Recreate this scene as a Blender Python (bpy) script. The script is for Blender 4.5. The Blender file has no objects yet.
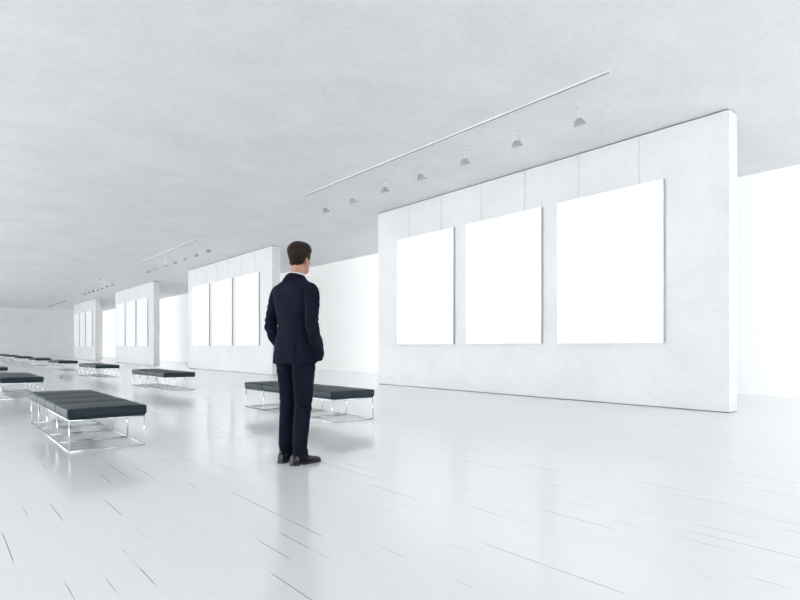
import bpy, bmesh, math, random, time
from mathutils import Vector, Matrix, noise
random.seed(3)
T0=time.time()
def tick(s): print('TICK',s,round(time.time()-T0,1),flush=True)
S=bpy.context.scene
COL=S.collection
H=4.34; CAMH=0.94
TH=math.atan(467/560)

# ---------------------------------------------------------------- helpers
def mat(name):
    m=bpy.data.materials.new(name); m.use_nodes=True
    nt=m.node_tree
    return m,nt,nt.nodes['Principled BSDF']
def simple(name,col,rough=.5,metal=0,noise_scale=None,bump=0.0,var=0.0,stretch=(1,1,1),spec=.5):
    m,nt,b=mat(name)
    b.inputs['Base Color'].default_value=(*col,1); b.inputs['Roughness'].default_value=rough
    b.inputs['Metallic'].default_value=metal; b.inputs['Specular IOR Level'].default_value=spec
    if noise_scale:
        tc=nt.nodes.new('ShaderNodeTexCoord'); mp=nt.nodes.new('ShaderNodeMapping')
        mp.inputs['Scale'].default_value=stretch
        n=nt.nodes.new('ShaderNodeTexNoise'); n.inputs['Scale'].default_value=noise_scale; n.inputs['Detail'].default_value=6
        nt.links.new(tc.outputs['Object'],mp.inputs[0]); nt.links.new(mp.outputs[0],n.inputs['Vector'])
        if var:
            r=nt.nodes.new('ShaderNodeValToRGB')
            r.color_ramp.elements[0].position=.3; r.color_ramp.elements[1].position=.7
            r.color_ramp.elements[0].color=(*[c*(1-var) for c in col],1)
            r.color_ramp.elements[1].color=(*[min(1,c*(1+var)) for c in col],1)
            nt.links.new(n.outputs[0],r.inputs[0]); nt.links.new(r.outputs[0],b.inputs['Base Color'])
        if bump:
            bp=nt.nodes.new('ShaderNodeBump'); bp.inputs['Strength'].default_value=bump; bp.inputs['Distance'].default_value=.01
            nt.links.new(n.outputs[0],bp.inputs['Height']); nt.links.new(bp.outputs[0],b.inputs['Normal'])
    return m

def add_obj(name,mesh,parent=None,mats=()):
    o=bpy.data.objects.new(name,mesh); COL.objects.link(o)
    for m in mats: o.data.materials.append(m)
    if parent: o.parent=parent
    return o
def empty(name,loc=(0,0,0),rotz=0):
    e=bpy.data.objects.new(name,None); COL.objects.link(e); e.location=loc; e.rotation_euler=(0,0,rotz); e.empty_display_size=.2
    return e
def bm_box(bm,x0,x1,y0,y1,z0,z1,mi=0):
    vs=[bm.verts.new((x,y,z)) for z in (z0,z1) for y in (y0,y1) for x in (x0,x1)]
    for f in ((0,2,3,1),(4,5,7,6),(0,1,5,4),(2,6,7,3),(0,4,6,2),(1,3,7,5)):
        fc=bm.faces.new([vs[i] for i in f]); fc.material_index=mi
def bm_rings(bm,rings,mi=0,smooth=True):
    vr=[[bm.verts.new(p) for p in r] for r in rings]
    n=len(vr[0])
    for a,b in zip(vr,vr[1:]):
        for i in range(n):
            f=bm.faces.new((a[i],a[(i+1)%n],b[(i+1)%n],b[i])); f.material_index=mi; f.smooth=smooth
    f=bm.faces.new(list(reversed(vr[0]))); f.material_index=mi
    f=bm.faces.new(vr[-1]); f.material_index=mi
def ring_xy(cx,cy,z,rx,ry,n=2.0,N=40,tilt=0):
    out=[]
    for i in range(N):
        a=2*math.pi*i/N; c=math.cos(a); s=math.sin(a)
        x=math.copysign(abs(c)**(2/n),c)*rx; y=math.copysign(abs(s)**(2/n),s)*ry
        out.append(Vector((cx+x,cy+y,z+tilt*y)))
    return out
def bm_tube(bm,pts,N=24,mi=0,ref=(0,1,0),smooth=True):
    """pts: list of (x,y,z,ra,rb)"""
    P=[Vector(p[:3]) for p in pts]; rings=[]
    for k,p in enumerate(P):
        t=(P[min(k+1,len(P)-1)]-P[max(k-1,0)]).normalized()
        r=Vector(ref); u=(r-t*r.dot(t)).normalized(); w=t.cross(u)
        ra,rb=pts[k][3],pts[k][4]
        rings.append([p+u*ra*math.cos(2*math.pi*i/N)+w*rb*math.sin(2*math.pi*i/N) for i in range(N)])
    bm_rings(bm,rings,mi,smooth)
def bm_rod(bm,a,b,r,N=10,mi=0):
    a=Vector(a);b=Vector(b); t=(b-a).normalized()
    ref=(0,0,1) if abs(t.z)<.9 else (1,0,0)
    bm_tube(bm,[(*a,r,r),(*b,r,r)],N,mi,ref)
def bm_ell(bm,c,r,rot=None,mi=0,seg=20):
    M=Matrix.Translation(c)
    if rot: M=M@rot
    M=M@Matrix.Diagonal((*r,1))
    g=bmesh.ops.create_uvsphere(bm,u_segments=seg,v_segments=seg//2+2,radius=1,matrix=M)
    for v in g['verts']:
        for f in v.link_faces: f.smooth=True; f.material_index=mi
def to_mesh(bm,name):
    me=bpy.data.meshes.new(name); bmesh.ops.recalc_face_normals(bm,faces=bm.faces[:]); bm.to_mesh(me); bm.free(); return me
def smooth_interp(tab,n):
    """catmull-rom resample of a table of tuples"""
    out=[]
    L=len(tab)
    for k in range(L-1):
        p0=tab[max(k-1,0)];p1=tab[k];p2=tab[k+1];p3=tab[min(k+2,L-1)]
        for j in range(n):
            t=j/n
            out.append(tuple(.5*((2*b)+(-a+c)*t+(2*a-5*b+4*c-d)*t*t+(-a+3*b-3*c+d)*t**3) for a,b,c,d in zip(p0,p1,p2,p3)))
    out.append(tab[-1]); return out
def baked_remesh(bm,voxel,smooth_it=4,name='m'):
    me=to_mesh(bm,name+'_src'); o=bpy.data.objects.new('tmp',me); COL.objects.link(o)
    m=o.modifiers.new('r','REMESH'); m.mode='VOXEL'; m.voxel_size=voxel; m.use_smooth_shade=True
    s=o.modifiers.new('s','SMOOTH'); s.factor=.5; s.iterations=smooth_it
    dg=bpy.context.evaluated_depsgraph_get(); dg.update()
    nm=bpy.data.meshes.new_from_object(o.evaluated_get(dg)); nm.name=name
    bpy.data.objects.remove(o); bpy.data.meshes.remove(me)
    nm.materials.clear()
    for p in nm.polygons: p.use_smooth=True; p.material_index=0
    tick(name+' %d'%len(nm.vertices))
    return nm
def displace(me,fn):
    """fn(co, normal) -> new co ; gather first, write at once"""
    cs=[v.co.copy() for v in me.vertices]; ns=[Vector(n.vector) for n in me.vertex_normals]
    flat=[]
    for c,n in zip(cs,ns): flat.extend(fn(c,n))
    me.vertices.foreach_set('co',flat); me.update()
    tick('displaced '+me.name)
def sstep(a,b,x):
    t=max(0,min(1,(x-a)/(b-a))); return t*t*(3-2*t)

# ---------------------------------------------------------------- materials
def plaster(name,c0,c1,scale=1.1,bump=.12,rough=.8):
    m,nt,b=mat(name); N=nt.nodes; L=nt.links
    tc=N.new('ShaderNodeTexCoord')
    a=N.new('ShaderNodeTexNoise'); a.inputs['Scale'].default_value=scale; a.inputs['Detail'].default_value=9; a.inputs['Roughness'].default_value=.65; a.inputs['Distortion'].default_value=.4
    f=N.new('ShaderNodeTexNoise'); f.inputs['Scale'].default_value=14; f.inputs['Detail'].default_value=8; f.inputs['Roughness'].default_value=.7
    L.new(tc.outputs['Object'],a.inputs['Vector']); L.new(tc.outputs['Object'],f.inputs['Vector'])
    mx=N.new('ShaderNodeMath'); mx.operation='MULTIPLY_ADD'; mx.inputs[1].default_value=.45
    L.new(f.outputs[0],mx.inputs[0]); 
    m2=N.new('ShaderNodeMath'); m2.operation='MULTIPLY'; m2.inputs[1].default_value=.55; L.new(a.outputs[0],m2.inputs[0]); L.new(m2.outputs[0],mx.inputs[2])
    r=N.new('ShaderNodeValToRGB'); r.color_ramp.elements[0].position=.36; r.color_ramp.elements[1].position=.62
    r.color_ramp.elements[0].color=(*c0,1); r.color_ramp.elements[1].color=(*c1,1)
    L.new(mx.outputs[0],r.inputs[0]); L.new(r.outputs[0],b.inputs['Base Color'])
    bp=N.new('ShaderNodeBump'); bp.inputs['Strength'].default_value=bump; bp.inputs['Distance'].default_value=.01
    L.new(mx.outputs[0],bp.inputs['Height']); L.new(bp.outputs[0],b.inputs['Normal'])
    b.inputs['Roughness'].default_value=rough
    return m
M_wall=plaster('wall_plaster',(.735,.747,.750),(.815,.822,.824))
M_ceil=plaster('ceiling_plaster',(.78,.795,.802),(.88,.888,.892),scale=.9,bump=.1)
M_dark=simple('shadow_gap',(.16,.17,.18),.8)
M_canvas=simple('canvas_white',(.95,.95,.95),.6,noise_scale=300,bump=.03)
M_canvas_side=simple('canvas_side',(.60,.61,.62),.7)
M_wire=simple('steel_wire',(.60,.61,.62),.4,.3)
M_chrome=simple('chrome',(.72,.75,.77),.18,1.0)
M_leather=simple('black_leather',(.006,.020,.030),.46,0,noise_scale=90,bump=.15,var=.25,spec=.28)
M_white=simple('white_paint_metal',(.82,.83,.84),.35)
M_frame=simple('window_frame_white',(.8,.82,.83),.4)

def floor_mat():
    m,nt,b=mat('white_floorboards'); N=nt.nodes; L=nt.links
    tc=N.new('ShaderNodeTexCoord'); sp=N.new('ShaderNodeSeparateXYZ'); L.new(tc.outputs['Object'],sp.inputs[0])
    def M(op,a,bv=None,c=None):
        n=N.new('ShaderNodeMath'); n.operation=op
        for i,v in enumerate((a,bv,c)):
            if v is None: continue
            if isinstance(v,(int,float)): n.inputs[i].default_value=v
            else: L.new(v,n.inputs[i])
        return n.outputs[0]
    W=.135
    px=M('DIVIDE',sp.outputs[0],W); idx=M('FLOOR',M('ADD',px,.5)); fr=M('SUBTRACT',px,idx)
    d=M('MULTIPLY',M('ABSOLUTE',fr),W)
    cb=N.new('ShaderNodeCombineXYZ'); L.new(M('MULTIPLY',idx,7.31),cb.inputs[0]); L.new(M('MULTIPLY',sp.outputs[1],1.5),cb.inputs[1])
    ns=N.new('ShaderNodeTexNoise'); ns.inputs['Scale'].default_value=1; ns.inputs['Detail'].default_value=1.5; L.new(cb.outputs[0],ns.inputs['Vector'])
    wid=M('MULTIPLY',M('MAXIMUM',M('SUBTRACT',ns.outputs[0],.56),0),.03)
    wid=M('MINIMUM',wid,.0020)
    seam=M('MULTIPLY',M('LESS_THAN',d,wid),.85)
    faint=M('MULTIPLY',M('LESS_THAN',d,.001),.09)
    bidx=M('FLOOR',px)
    off=M('FRACT',M('MULTIPLY',M('SINE',M('MULTIPLY',bidx,12.9898)),43.5453))
    yy=M('ADD',M('DIVIDE',sp.outputs[1],2.2),off)
    yf=M('MULTIPLY',M('ABSOLUTE',M('SUBTRACT',yy,M('FLOOR',M('ADD',yy,.5)))),2.2)
    end=M('MULTIPLY',M('LESS_THAN',yf,.001),.08)
    s=M('MAXIMUM',M('MAXIMUM',seam,faint),end)
    wn=N.new('ShaderNodeTexWhiteNoise'); wn.noise_dimensions='2D'
    c2=N.new('ShaderNodeCombineXYZ'); L.new(bidx,c2.inputs[0]); L.new(M('FLOOR',M('ADD',yy,.5)),c2.inputs[1]); L.new(c2.outputs[0],wn.inputs['Vector'])
    tone=M('MULTIPLY_ADD',wn.outputs['Value'],.02,.98)
    base=N.new('ShaderNodeMixRGB'); base.blend_type='MULTIPLY'; base.inputs[0].default_value=1; base.inputs[1].default_value=(.868,.878,.888,1); L.new(tone,base.inputs[2])
    mx=N.new('ShaderNodeMixRGB'); L.new(s,mx.inputs[0]); L.new(base.outputs[0],mx.inputs[1]); mx.inputs[2].default_value=(.13,.16,.18,1)
    L.new(mx.outputs[0],b.inputs['Base Color'])
    mp=N.new('ShaderNodeMapping'); mp.inputs['Scale'].default_value=(14,.9,1); L.new(tc.outputs['Object'],mp.inputs[0])
    n2=N.new('ShaderNodeTexNoise'); n2.inputs['Scale'].default_value=1.5; n2.inputs['Detail'].default_value=5; L.new(mp.outputs[0],n2.inputs['Vector'])
    L.new(M('MULTIPLY_ADD',n2.outputs[0],.12,.07),b.inputs['Roughness'])
    hh=M('ADD',M('MULTIPLY',n2.outputs[0],.03),M('MULTIPLY',seam,-.4))
    bp=N.new('ShaderNodeBump'); bp.inputs['Strength'].default_value=.2; bp.inputs['Distance'].default_value=.004
    L.new(hh,bp.inputs['Height']); L.new(bp.outputs[0],b.inputs['Normal'])
    b.inputs['IOR'].default_value=1.6
    b.inputs['Specular IOR Level'].default_value=.8
    return m
M_floor=floor_mat()
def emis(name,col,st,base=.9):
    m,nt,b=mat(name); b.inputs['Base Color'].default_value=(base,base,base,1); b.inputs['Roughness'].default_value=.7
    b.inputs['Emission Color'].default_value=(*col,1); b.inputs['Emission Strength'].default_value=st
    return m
M_glow=emis('white_wall_added_glow',(.98,.995,1),.38)  # white wall with emission added for the bright glow between partitions
M_bulb=emis('lamp_lens',(1,.99,.96),2.0)

# ---------------------------------------------------------------- room shell
XL,XR,Y0,Y1=-12.0,12.4,-9.0,59.0
def box_obj(name,x0,x1,y0,y1,z0,z1,m):
    bm=bmesh.new(); bm_box(bm,x0,x1,y0,y1,z0,z1); o=add_obj(name,to_mesh(bm,name)); o.data.materials.append(m); return o
def build_room():
    box_obj('floor',XL-.3,XR+.3,Y0-.3,Y1+.3,-.2,0,M_floor)
    box_obj('ceiling',XL-.3,XR+.3,Y0-.3,Y1+.3,H,H+.2,M_ceil)
    box_obj('wall_far',XL,XR,Y1,Y1+.3,0,H,M_wall)
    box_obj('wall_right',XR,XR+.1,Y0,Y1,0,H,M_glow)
    def window_wall(name,wname,axis,pos,a0,a1,openings,zb,zt):
        bm=bmesh.new()
        def bx(b0,b1,z0,z1,t=.3,o=0):
            if axis=='x': bm_box(bm,pos-o-t,pos-o,b0,b1,z0,z1)
            else: bm_box(bm,b0,b1,pos-o-t,pos-o,z0,z1)
        cur=a0
        for (p,q) in openings:
            bx(cur,p,0,H); bx(p,q,0,zb); bx(p,q,zt,H); cur=q
        bx(cur,a1,0,H)
        o=add_obj(name,to_mesh(bm,name)); o.data.materials.append(M_wall)
        for i,(p,q) in enumerate(openings):
            bm=bmesh.new(); n=max(2,round((q-p)/1.6))
            for k in range(n+1):
                y=p+.03+(q-p-.06)*k/n
                bx(y-.03,y+.03,zb,zt,.06,.12)
            bx(p,q,zb,zb+.06,.06,.12); bx(p,q,zt-.06,zt,.06,.12)
            w=add_obj(f'{wname}_{i+1}',to_mesh(bm,wname)); w.data.materials.append(M_frame)
    window_wall('wall_left','added_window_left','x',XL,Y0,Y1,[(-4,3),(4,13),(14,24),(25,35),(36,46),(47,58)],.1,4.25)  # unseen openings, added and spaced to let sky light into the hall
    window_wall('wall_rear','added_window_rear','y',Y0,XL,XR,[(4.5,12)],.1,4.25)  # unseen opening behind the camera, added to brighten the floor at right

    # partitions
    PS=[(3.12,11.3),(17.1,25.1),(30.2,38.0),(43.6,51.3)]
    DW=8.7
    for (a,b) in PS:
        bm=bmesh.new()
        bm_box(bm,DW,DW+.3,a,b,.012,H-.02)
        bm_box(bm,DW+.02,DW+.28,a+.02,b-.02,0,.012,1)
        bm_box(bm,DW+.02,DW+.28,a+.02,b-.02,H-.02,H,1)
        o=add_obj('wall_partition',to_mesh(bm,'partition')); o.data.materials.append(M_wall); o.data.materials.append(M_dark)

    # canvases
    bm=bmesh.new(); bm_box(bm,-.035,0,-.96,.96,0,2.54)
    bmesh.ops.bevel(bm,geom=bm.edges[:],offset=.004,segments=2,affect='EDGES')
    for f in bm.faces: f.material_index=0 if f.normal.x<-.5 or f.calc_center_median().x<-.03 else 1
    cm=to_mesh(bm,'canvas_panel'); cm.materials.append(M_canvas); cm.materials.append(M_canvas_side)
    bmw=bmesh.new()
    for y in (-.55,.55):
        bm_rod(bmw,(-.008,y,2.5),(-.008,y,H-1.0-.02),.003,6)
        bm_box(bmw,-.010,.0,y-.01,y+.01,H-1.0-.04,H-1.0-.02)
    wm=to_mesh(bmw,'hanging_wires'); wm.materials.append(M_wire)
    for (a,b) in PS:
        for c in (1.87,4.13,6.41):
            if a+c+.96>b-.2: c=b-a-1.2
            e=empty('blank_canvas',(DW-.004,a+c,1.0))
            p=add_obj('panel',cm,e); p.location=(-.012,0,0)
            add_obj('hanging_wires',wm,e)

    # ceiling slot tracks + spotlights
    tb=bmesh.new(); bm_box(tb,-.02,.02,0,7.4,-.025,0)
    bm_box(tb,-.008,.008,.02,7.38,-.029,-.025,1)
    tm=to_mesh(tb,'track'); tm.materials.append(M_white); tm.materials.append(M_dark)
    bm=bmesh.new()
    def lathe(prof,mi=0,c=Vector((0,0,0)),R=Matrix.Identity(3),N=28):
        bm_rings(bm,[[c+R@Vector((r*math.cos(2*math.pi*i/N),r*math.sin(2*math.pi*i/N),z)) for i in range(N)] for r,z in prof],mi)
    lathe([(.045,-.022),(.045,0)]); lathe([(.009,-.15),(.009,-.02)])
    R=Matrix.Rotation(math.radians(-20),3,'Y'); c=Vector((0,0,-.19))
    for s in (-1,1): bm_box(bm,-.008,.008,s*.080-.003,s*.080+.003,-.215,-.145)
    bm_box(bm,-.008,.008,-.083,.083,-.151,-.145)
    lathe([(.018,.050),(.036,.046),(.050,.030),(.064,.010),(.080,-.02),(.090,-.045),(.090,-.051),(.081,-.047),(.066,-.022)],1,c,R)
    lathe([(.066,-.021),(.035,-.026)],2,c,R)
    sm=to_mesh(bm,'spot_head')
    M_lamp=simple('spot_aluminium',(.50,.52,.54),.28,.8)
    for m_ in (M_white,M_lamp,M_bulb): sm.materials.append(m_)
    for k,(a,b) in enumerate(PS):
        t=add_obj('ceiling_light_track',tm); t.location=(6.38,a+.5,H)
        for i in range(7):
            e=empty('ceiling_spotlight',(7.07,a+1.37+1.12*i,H))
            add_obj('lamp_head',sm,e)
            if k<2:
                ld=bpy.data.lights.new('spot','SPOT'); ld.energy=14; ld.spot_size=math.radians(80); ld.spot_blend=1; ld.shadow_soft_size=.04; ld.color=(1,.985,.96)
                lo=bpy.data.objects.new('beam',ld); COL.objects.link(lo); lo.parent=e
                lo.location=(.045,0,-.28); lo.rotation_euler=(0,math.radians(-38),0)

    # benches
    BL,BW,BH=2.52,.67,.385
    bm=bmesh.new()
    n=4; sec=BL/n
    for k in range(n):
        b2=bmesh.new()
        x0,x1=0.0,BW; y0,y1=k*sec+.004,(k+1)*sec-.004; z0,z1=.300,BH
        bmesh.ops.create_cube(b2,size=1)
        for v in b2.verts: v.co=Vector(((x0+x1)/2+v.co.x*(x1-x0),(y0+y1)/2+v.co.y*(y1-y0),(z0+z1)/2+v.co.z*(z1-z0)))
        bmesh.ops.bevel(b2,geom=b2.edges[:],offset=.022,segments=4,profile=.6,affect='EDGES')
        bmesh.ops.subdivide_edges(b2,edges=[e for e in b2.edges if e.calc_length()>.3],cuts=9,use_grid_fill=True)
        cx,cy=(x0+x1)/2,(y0+y1)/2
        for v in b2.verts:
            u=(v.co.x-cx)/(BW/2); w=(v.co.y-cy)/(sec/2)
            if v.co.z>z1-.004: v.co.z+=.012*(1-u**4)*(1-w**4)+.0015*noise.noise(v.co*9+Vector((k*3,0,0)))
        me=bpy.data.meshes.new('t'); b2.to_mesh(me); b2.free(); bm.from_mesh(me); bpy.data.meshes.remove(me)
    for f in bm.faces: f.smooth=True
    bm_box(bm,.015,BW-.015,.015,BL-.015,.290,.305)
    cush=to_mesh(bm,'cushions'); cush.materials.append(M_leather)
    bm=bmesh.new(); r=.006; e=.02
    ys=[e+(BL-2*e)*k/4 for k in range(5)]
    for y in ys:
        for x in (e,BW-e): bm_rod(bm,(x,y,.0),(x,y,.293),r)
        bm_rod(bm,(e,y,r),(BW-e,y,r),r); bm_rod(bm,(e,y,.283),(BW-e,y,.283),r)
    for x in (e,BW-e):
        bm_rod(bm,(x,e,r),(x,BL-e,r),r); bm_rod(bm,(x,e,.283),(x,BL-e,.283),r)
    fr=to_mesh(bm,'wire_frame'); fr.materials.append(M_chrome)
    for k in range(8):
        for x in (.91,3.76):
            e=empty('leather_bench',(x,5.68+6.5*k+(.14 if x>3 else 0),0))
            add_obj('cushions',cush,e); add_obj('wire_frame',fr,e)
    tick('room')

# ---------------------------------------------------------------- man
def cloth(name,col):
    m,nt,b=mat(name); N=nt.nodes; L=nt.links
    tc=N.new('ShaderNodeTexCoord')
    w=N.new('ShaderNodeTexNoise'); w.inputs['Scale'].default_value=420; L.new(tc.outputs['Object'],w.inputs['Vector'])
    n=N.new('ShaderNodeTexNoise'); n.inputs['Scale'].default_value=9; n.inputs['Detail'].default_value=3; L.new(tc.outputs['Object'],n.inputs['Vector'])
    r=N.new('ShaderNodeValToRGB'); r.color_ramp.elements[0].position=.3; r.color_ramp.elements[1].position=.75
    r.color_ramp.elements[0].color=(*[c*.75 for c in col],1); r.color_ramp.elements[1].color=(*[c*1.3 for c in col],1)
    L.new(n.outputs[0],r.inputs[0]); L.new(r.outputs[0],b.inputs['Base Color'])
    bp=N.new('ShaderNodeBump'); bp.inputs['Strength'].default_value=.2; bp.inputs['Distance'].default_value=.002
    L.new(w.outputs[0],bp.inputs['Height']); L.new(bp.outputs[0],b.inputs['Normal'])
    b.inputs['Roughness'].default_value=.85
    b.inputs['Specular IOR Level'].default_value=.12
    return m
M_suit=cloth('navy_wool',(.0068,.0080,.0190))
M_trou=cloth('navy_wool_trousers',(.0058,.0068,.0162))
M_skin=simple('skin',(.44,.23,.15),.5,noise_scale=30,bump=.03,var=.08)
M_skin.node_tree.nodes['Principled BSDF'].inputs['Subsurface Weight'].default_value=.05
M_hair=simple('dark_brown_hair',(.016,.0075,.0045),.6,noise_scale=60,bump=.5,var=.6,stretch=(3,1,.5),spec=.15)
M_shirt=simple('white_shirt',(.70,.74,.80),.7,noise_scale=300,bump=.05)
M_shoe=simple('black_shoe_leather',(.008,.007,.007),.3,noise_scale=60,bump=.04,spec=.35)
M_sole=simple('shoe_sole',(.01,.01,.01),.6)
M_eye=simple('eye_white',(.8,.8,.8),.2); M_iris=simple('iris',(.05,.03,.02),.2)
M_lip=simple('lips',(.42,.17,.13),.5)

man=empty('standing_man',(2.272,4.045,0),math.radians(-74))
headp=empty('head_group',(0,0.01,0),math.radians(10)); headp.parent=man

# jacket
tor=smooth_interp([
 (.805,0,-.012,.188,.144,2.3),(.88,0,-.014,.184,.143,2.3),(.96,0,-.012,.177,.138,2.3),(1.05,0,-.006,.164,.124,2.3),
 (1.13,0,-.004,.159,.118,2.3),(1.22,0,-.010,.168,.127,2.3),(1.31,0,-.014,.184,.135,2.35),(1.38,0,-.018,.198,.130,2.4),
 (1.425,0,-.02,.198,.108,2.3),(1.455,0,-.018,.158,.092,2.1),(1.482,0,-.014,.112,.080,2.0),(1.505,0,-.008,.078,.070,2.0)],4)
bm=bmesh.new()
bm_rings(bm,[ring_xy(t[1],t[2],t[0],t[3],t[4],t[5],48) for t in tor])
def sleeve(s):
    pts=smooth_interp([(s*.140,-.018,1.425,.048,.038),(s*.172,-.02,1.408,.062,.050),(s*.196,-.024,1.365,.066,.054),(s*.212,-.034,1.29,.062,.053),
      (s*.222,-.052,1.19,.058,.050),(s*.228,-.060,1.12,.055,.049),(s*.228,-.040,1.05,.053,.047),
      (s*.219,.002,.985,.050,.044),(s*.204,.040,.925,.048,.042),(s*.188,.062,.880,.048,.040),(s*.168,.070,.835,.042,.034)],4)
    bm_tube(bm,pts,28)
sleeve(1); sleeve(-1)
jm=baked_remesh(bm,.0075,5,'jacket')
def fj(c,nrm):
    d=0; ax=abs(c.x)
    d+=.003*noise.noise(Vector((c.x*9,c.y*9,c.z*5+3)))
    if ax>.17 and c.z<1.36:
        w=sstep(.17,.21,ax); ww=math.exp(-((c.z-1.09)/.10)**2)
        d+=w*(.0010+.0038*ww)*math.sin((c.z*1.0+c.y*.75+.025*noise.noise(c*11))*100)
        d+=w*.003*noise.noise(Vector((c.x*12,c.y*12+c.z*18,c.z*20)))
    if ax<.18 and .86<c.z<1.36:
        ww=math.exp(-((c.z-1.07)/.09)**2)
        d+=.0022*ww*math.sin((c.z+.35*ax+.03*noise.noise(c*8))*85)
        d+=.0030*noise.noise(Vector((c.x*6,c.y*6,c.z*18)))
    if c.y<0 and c.z<1.46: d-=.003*math.exp(-(c.x/.006)**2)
    if c.y<0 and c.z<.99 and ax<.17:
        for vx in (-.118,.118):
            d-=.010*math.exp(-((c.x-vx)/.006)**2)*sstep(.99,.95,c.z)
    if c.z>1.2: d-=.0012*math.exp(-((ax-.178)/.007)**2)
    if c.y>.05 and c.z<1.4: d-=.006*math.exp(-((c.x+.01)/.006)**2)
    if ax<.2 and c.z<.9: d+=.004*math.sin(math.atan2(c.y,c.x)*7+1)*sstep(.92,.81,c.z)
    return c+nrm*d
displace(jm,fj)
add_obj('suit_jacket',jm,man); jm.materials.append(M_suit)

bm=bmesh.new()
for s in (-1,1):
    f=[(s*.045,.075,1.49),(s*.105,.098,1.40),(s*.085,.124,1.33),(s*.012,.130,1.16),(s*.006,.126,1.17),(s*.035,.095,1.40)]
    vs=[bm.verts.new(p) for p in f]; bm.faces.new(vs)
lo=add_obj('lapels',to_mesh(bm,'lapels'),man,[M_suit]); so=lo.modifiers.new('s','SOLIDIFY'); so.thickness=.012; so.offset=0
def band(name,mt,rings,th):
    bm=bmesh.new(); vr=[[bm.verts.new(p) for p in r] for r in rings]; n=len(vr[0])
    for a,b in zip(vr,vr[1:]):
        for i in range(n):
            f=bm.faces.new((a[i],a[(i+1)%n],b[(i+1)%n],b[i])); f.smooth=True
    o=add_obj(name,to_mesh(bm,name),man,[mt]); m=o.modifiers.new('s','SOLIDIFY'); m.thickness=th; m.offset=0
    return o
band('shirt_collar',M_shirt,[ring_xy(0,.002,1.475,.068,.070,2,40,-.15),ring_xy(0,.006,1.51,.064,.067,2,40,-.15),ring_xy(0,.011,1.533,.061,.064,2,40,-.18)],.005)
band('jacket_collar',M_suit,[ring_xy(0,-.010,1.462,.110,.092,2,40,-.25),ring_xy(0,-.002,1.500,.079,.081,2,40,-.3),ring_xy(0,.003,1.519,.071,.074,2,40,-.22),ring_xy(0,.002,1.508,.077,.080,2,40,-.22)],.007)

# trousers
bm=bmesh.new()
bm_rings(bm,[ring_xy(0,t[1],t[0],t[2],t[3],2.2,40) for t in smooth_interp([(1.04,0,.145,.105),(.98,-.006,.158,.115),(.90,-.012,.168,.125),(.84,-.012,.162,.118),(.80,-.008,.148,.10)],3)])
def leg(s,fy,fx):
    pts=smooth_interp([(s*.080,-.006,.90,.112,.086),(s*.086,-.004,.80,.108,.084),(s*(.088+fx*.2),.0+fy*.1,.70,.096,.080),(s*(.090+fx*.4),.006+fy*.2,.60,.086,.073),
      (s*(.092+fx*.5),.008+fy*.35,.50,.078,.067),(s*(.094+fx*.6),.002+fy*.5,.40,.073,.063),(s*(.096+fx*.8),-.004+fy*.7,.28,.069,.060),(s*(.098+fx),-.002+fy,.14,.064,.057),(s*(.10+fx),.006+fy,.07,.067,.058),(s*(.10+fx),.012+fy,.028,.070,.060)],4)
    bm_tube(bm,pts,30,ref=(0,1,0))
RF=(-.035,-.020); LF=(-.02,-.008)
leg(1,*RF); leg(-1,*LF)
tmh=baked_remesh(bm,.0075,4,'trousers')
def ft(c,n_):
    d=.003*noise.noise(Vector((c.x*8,c.y*8,c.z*5)))
    k=.7*math.exp(-((c.z-.48)/.09)**2)+.9*math.exp(-((c.z-.08)/.05)**2)+.6*math.exp(-((c.z-.78)/.06)**2)
    d+=.0035*k*math.sin((c.z+.4*c.x+.3*c.y+.04*noise.noise(c*9))*90)
    d+=.005*noise.noise(Vector((c.x*10,c.y*10,c.z*16)))*(.4+k)
    lx=abs(c.x)-.090
    if c.z<.75: d+=.004*math.exp(-(lx/.010)**2)
    return c+n_*d
displace(tmh,ft)
add_obj('trousers',tmh,man); tmh.materials.append(M_trou)

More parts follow.
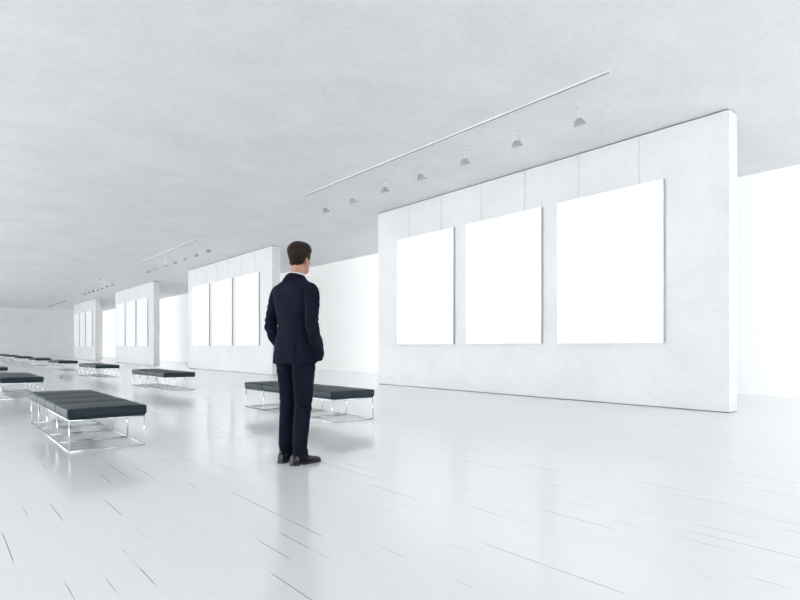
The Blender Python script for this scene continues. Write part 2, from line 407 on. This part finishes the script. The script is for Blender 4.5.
# shoes
def shoe(name,s,fx,fy,rot):
    bm=bmesh.new(); N=28
    prof=smooth_interp([(-.082,.012,.030,.0),(-.078,.026,.070,.0),(-.060,.034,.092,.0),(-.02,.037,.105,.0),(.02,.038,.104,.0),(.055,.041,.088,.0),(.10,.046,.066,.003*1),(.145,.047,.054,.004),(.185,.041,.047,.003),(.208,.030,.040,.002),(.222,.012,.028,.0)],3)
    rings=[]
    for y,w,h,cx in prof:
        r=[]
        for i in range(N):
            a=2*math.pi*i/N; ca,sa=math.cos(a),math.sin(a)
            zz=.012+(h-.012)*(.5+.5*math.copysign(abs(sa)**.8,sa))
            ww=w*math.copysign(abs(ca)**.75,ca)*(1-.35*max(0,sa)**2*(1 if h>.08 else .5))
            r.append(Vector((s*-cx+ww,y,zz)))
        rings.append(r)
    bm_rings(bm,rings,0)
    def outline(y0,y1,exp):
        L=[]
        pts=[p for p in prof if y0<=p[0]<=y1]
        for p in pts: L.append(Vector((s*-p[3]+p[1]+exp,p[0]+(exp if p is pts[-1] else -exp if p is pts[0] else 0),0)))
        for p in reversed(pts): L.append(Vector((s*-p[3]-p[1]-exp,p[0]+(exp if p is pts[-1] else -exp if p is pts[0] else 0),0)))
        return L
    o=outline(-.09,.23,.004); bm_rings(bm,[[p+Vector((0,0,.009)) for p in o],[p+Vector((0,0,.017)) for p in o]],1,False)
    o=outline(.02,.23,.003); bm_rings(bm,[[p+Vector((0,0,0)) for p in o],[p+Vector((0,0,.010)) for p in o]],1,False)
    o=outline(-.09,-.015,.003); bm_rings(bm,[[p for p in o],[p+Vector((0,0,.018)) for p in o]],1,False)
    for j in range(4):
        y=.05+.014*j; z=.090-.0075*j
        bm_rod(bm,(-.016,y,z-.002),(.016,y,z-.002),.0022,8)
    ob=add_obj(name,to_mesh(bm,name),man,[M_shoe,M_sole]); ob.location=(s*(.10+fx),fy-.012,0); ob.rotation_euler=(0,0,math.radians(rot)); ob.scale=(1,.93,1)
shoe('right_shoe',1,RF[1],RF[0],-9); shoe('left_shoe',-1,LF[1],LF[0],14)

# head + neck
HY=.040
headtab=smooth_interp([
 (1.545,.020,.078,.030),(1.553,.036,.092,.006),(1.570,.048,.096,-.022),(1.590,.056,.093,-.048),(1.612,.062,.091,-.070),(1.635,.067,.093,-.086),
 (1.660,.070,.086,-.096),(1.678,.073,.095,-.101),(1.70,.075,.096,-.103),(1.728,.074,.090,-.100),(1.752,.066,.076,-.088),(1.772,.048,.050,-.064),(1.784,.022,.020,-.030)],4)
def hr(tab,N): return [ring_xy(0,HY+(f+b)/2,z,w,(f-b)/2,2.15,N) for z,w,f,b in tab]
bm=bmesh.new(); bm_rings(bm,hr(headtab,48))
bm_tube(bm,smooth_interp([(0,-.004,1.42,.062,.060),(0,.0,1.49,.058,.056),(0,.010,1.55,.057,.053),(0,.022,1.60,.055,.050)],3),28)
bm_tube(bm,[(0,HY+.080,1.672,.010,.008),(0,HY+.096,1.655,.011,.009),(0,HY+.106,1.635,.013,.011),(0,HY+.110,1.620,.014,.014),(0,HY+.096,1.612,.012,.014)],14,ref=(1,0,0))
for s in (-1,1):
    bm_ell(bm,Vector((s*.012,HY+.097,1.617)),(.008,.010,.008))
    bm_ell(bm,Vector((s*.030,HY+.086,1.682)),(.020,.010,.007))
    bm_ell(bm,Vector((s*.040,HY+.070,1.638)),(.018,.018,.016))
    R=Matrix.Rotation(s*math.radians(22),4,'Z')@Matrix.Rotation(math.radians(12),4,'X')
    bm_ell(bm,Vector((s*.079,HY-.012,1.640)),(.009,.019,.031),R)
bm_ell(bm,Vector((0,HY+.090,1.562)),(.020,.012,.012))
hm=baked_remesh(bm,.0045,3,'head')
def fh(c,n_):
    c=c.copy(); ax=abs(c.x)
    if ax>.074 and ax<.1:
        q=((c.y-(HY-.008))/.010)**2+((c.z-1.642)/.016)**2
        if q<1: c.x-=math.copysign(.006*(1-q),c.x)
    if c.y>HY+.05:
        q=((ax-.031)/.016)**2+((c.z-1.662)/.010)**2
        if q<1.5: c.y-=.006*math.exp(-q*1.5)
        if ax<.028: c.y-=.003*math.exp(-((c.z-1.589)/.002)**2)
    return c
displace(hm,fh)
add_obj('head',hm,headp); hm.materials.append(M_skin)
bm=bmesh.new()
for s in (-1,1):
    bm_ell(bm,Vector((s*.031,HY+.0745,1.662)),(.0125,.0125,.0095),mi=0)
    bm_ell(bm,Vector((s*.031,HY+.0845,1.662)),(.005,.003,.005),mi=1,seg=12)
add_obj('eyes',to_mesh(bm,'eyes'),headp,[M_eye,M_iris])
bm=bmesh.new()
bm_ell(bm,Vector((0,HY+.092,1.594)),(.024,.006,.005)); bm_ell(bm,Vector((0,HY+.092,1.584)),(.020,.007,.0055))
add_obj('lips',to_mesh(bm,'lips'),headp,[M_lip])
bm=bmesh.new()
for s in (-1,1): bm_tube(bm,[(s*.014,HY+.098,1.681,.003,.003),(s*.030,HY+.097,1.687,.004,.004),(s*.050,HY+.083,1.682,.002,.002)],8,ref=(0,0,1))
add_obj('eyebrows',to_mesh(bm,'eyebrows'),headp,[M_hair])
# hair
hl=[(-.2,1.580),(-.085,1.580),(-.06,1.586),(-.035,1.608),(-.022,1.656),(.0,1.666),(.012,1.636),(.026,1.636),(.036,1.685),(.060,1.712),(.092,1.728),(.2,1.733)]
def zt(y):
    for (a,za),(b,zb) in zip(hl,hl[1:]):
        if y<=b: return za+(zb-za)*(y-a)/(b-a)
    return 1.733
bm=bmesh.new(); bm_rings(bm,hr(headtab,72))
hme=baked_remesh(bm,.0048,2,'hair')
def fhair(c,n_):
    y=c.y-HY
    sd=c.z-zt(y)+.003*noise.noise(c*90)
    vol=.009+.014*sstep(1.68,1.77,c.z)+.003*sstep(.0,.08,y)
    d=-.004+(vol+.004)*sstep(0,.026,sd) if sd>-.02 else -.006
    if sd>0:
        d+=.0035*noise.noise(Vector((c.x*55,c.y*22,c.z*28)))*sstep(0,.02,sd)+.003*noise.noise(Vector((c.x*18+5,c.y*12,c.z*14)))
    return c+n_*d
displace(hme,fhair)
add_obj('hair',hme,headp); hme.materials.append(M_hair)

# hands (in the trouser pockets)
def hand(name,s):
    bm=bmesh.new()
    W=Vector((s*.182,.060,.875)); D=Vector((-s*.30,.12,-.90)).normalized()
    side=Vector((0,1,.33)); side=(side-D*side.dot(D)).normalized()
    def P(a,b,c=0): return W+D*a+side*b+Vector((s,0,0))*c
    bm_tube(bm,[(*P(-.04,0),.024,.020),(*P(0,0),.027,.019),(*P(.03,0),.038,.016),(*P(.07,0),.042,.015),(*P(.09,0),.040,.013)],20,ref=side)
    for i,(b,l) in enumerate(((.030,.072),(.010,.080),(-.010,.074),(-.029,.058))):
        bm_tube(bm,[(*P(.075,b*.95),.0095,.009),(*P(.09+l*.35,b*1.05,-.002),.009,.0085),(*P(.09+l*.7,b*1.05,-.012),.008,.0078),(*P(.09+l,b*1.0,-.024),.0055,.0055)],12,ref=side)
    bm_tube(bm,[(*P(.015,.025),.014,.013),(*P(.040,.050,-.004),.012,.011),(*P(.065,.062,-.008),.010,.010),(*P(.085,.066,-.012),.0065,.0065)],12,ref=side)
    m=baked_remesh(bm,.0035,2,name); o=add_obj(name,m,man); m.materials.append(M_skin)
    return o
# hands rest inside the pockets: tucked toward the thigh
for nm,s in (('right_hand',1),('left_hand',-1)):
    h=hand(nm,s); h.location=(-s*.045,-.035,.03)
build_room()

# ---------------------------------------------------------------- world & lights
w=bpy.data.worlds.new('overcast_sky'); S.world=w; w.use_nodes=True
bg=w.node_tree.nodes['Background']; bg.inputs[0].default_value=(.958,.982,1.0,1); bg.inputs[1].default_value=7.0

# ---------------------------------------------------------------- camera
cd=bpy.data.cameras.new('cam'); cd.sensor_width=36; cd.lens=560/800*36; cd.shift_y=47/800; cd.clip_end=300
co=bpy.data.objects.new('camera',cd); COL.objects.link(co); co.location=(0,0,CAMH); co.rotation_euler=(math.radians(90),0,-TH)
S.camera=co
S.view_settings.view_transform='Standard'
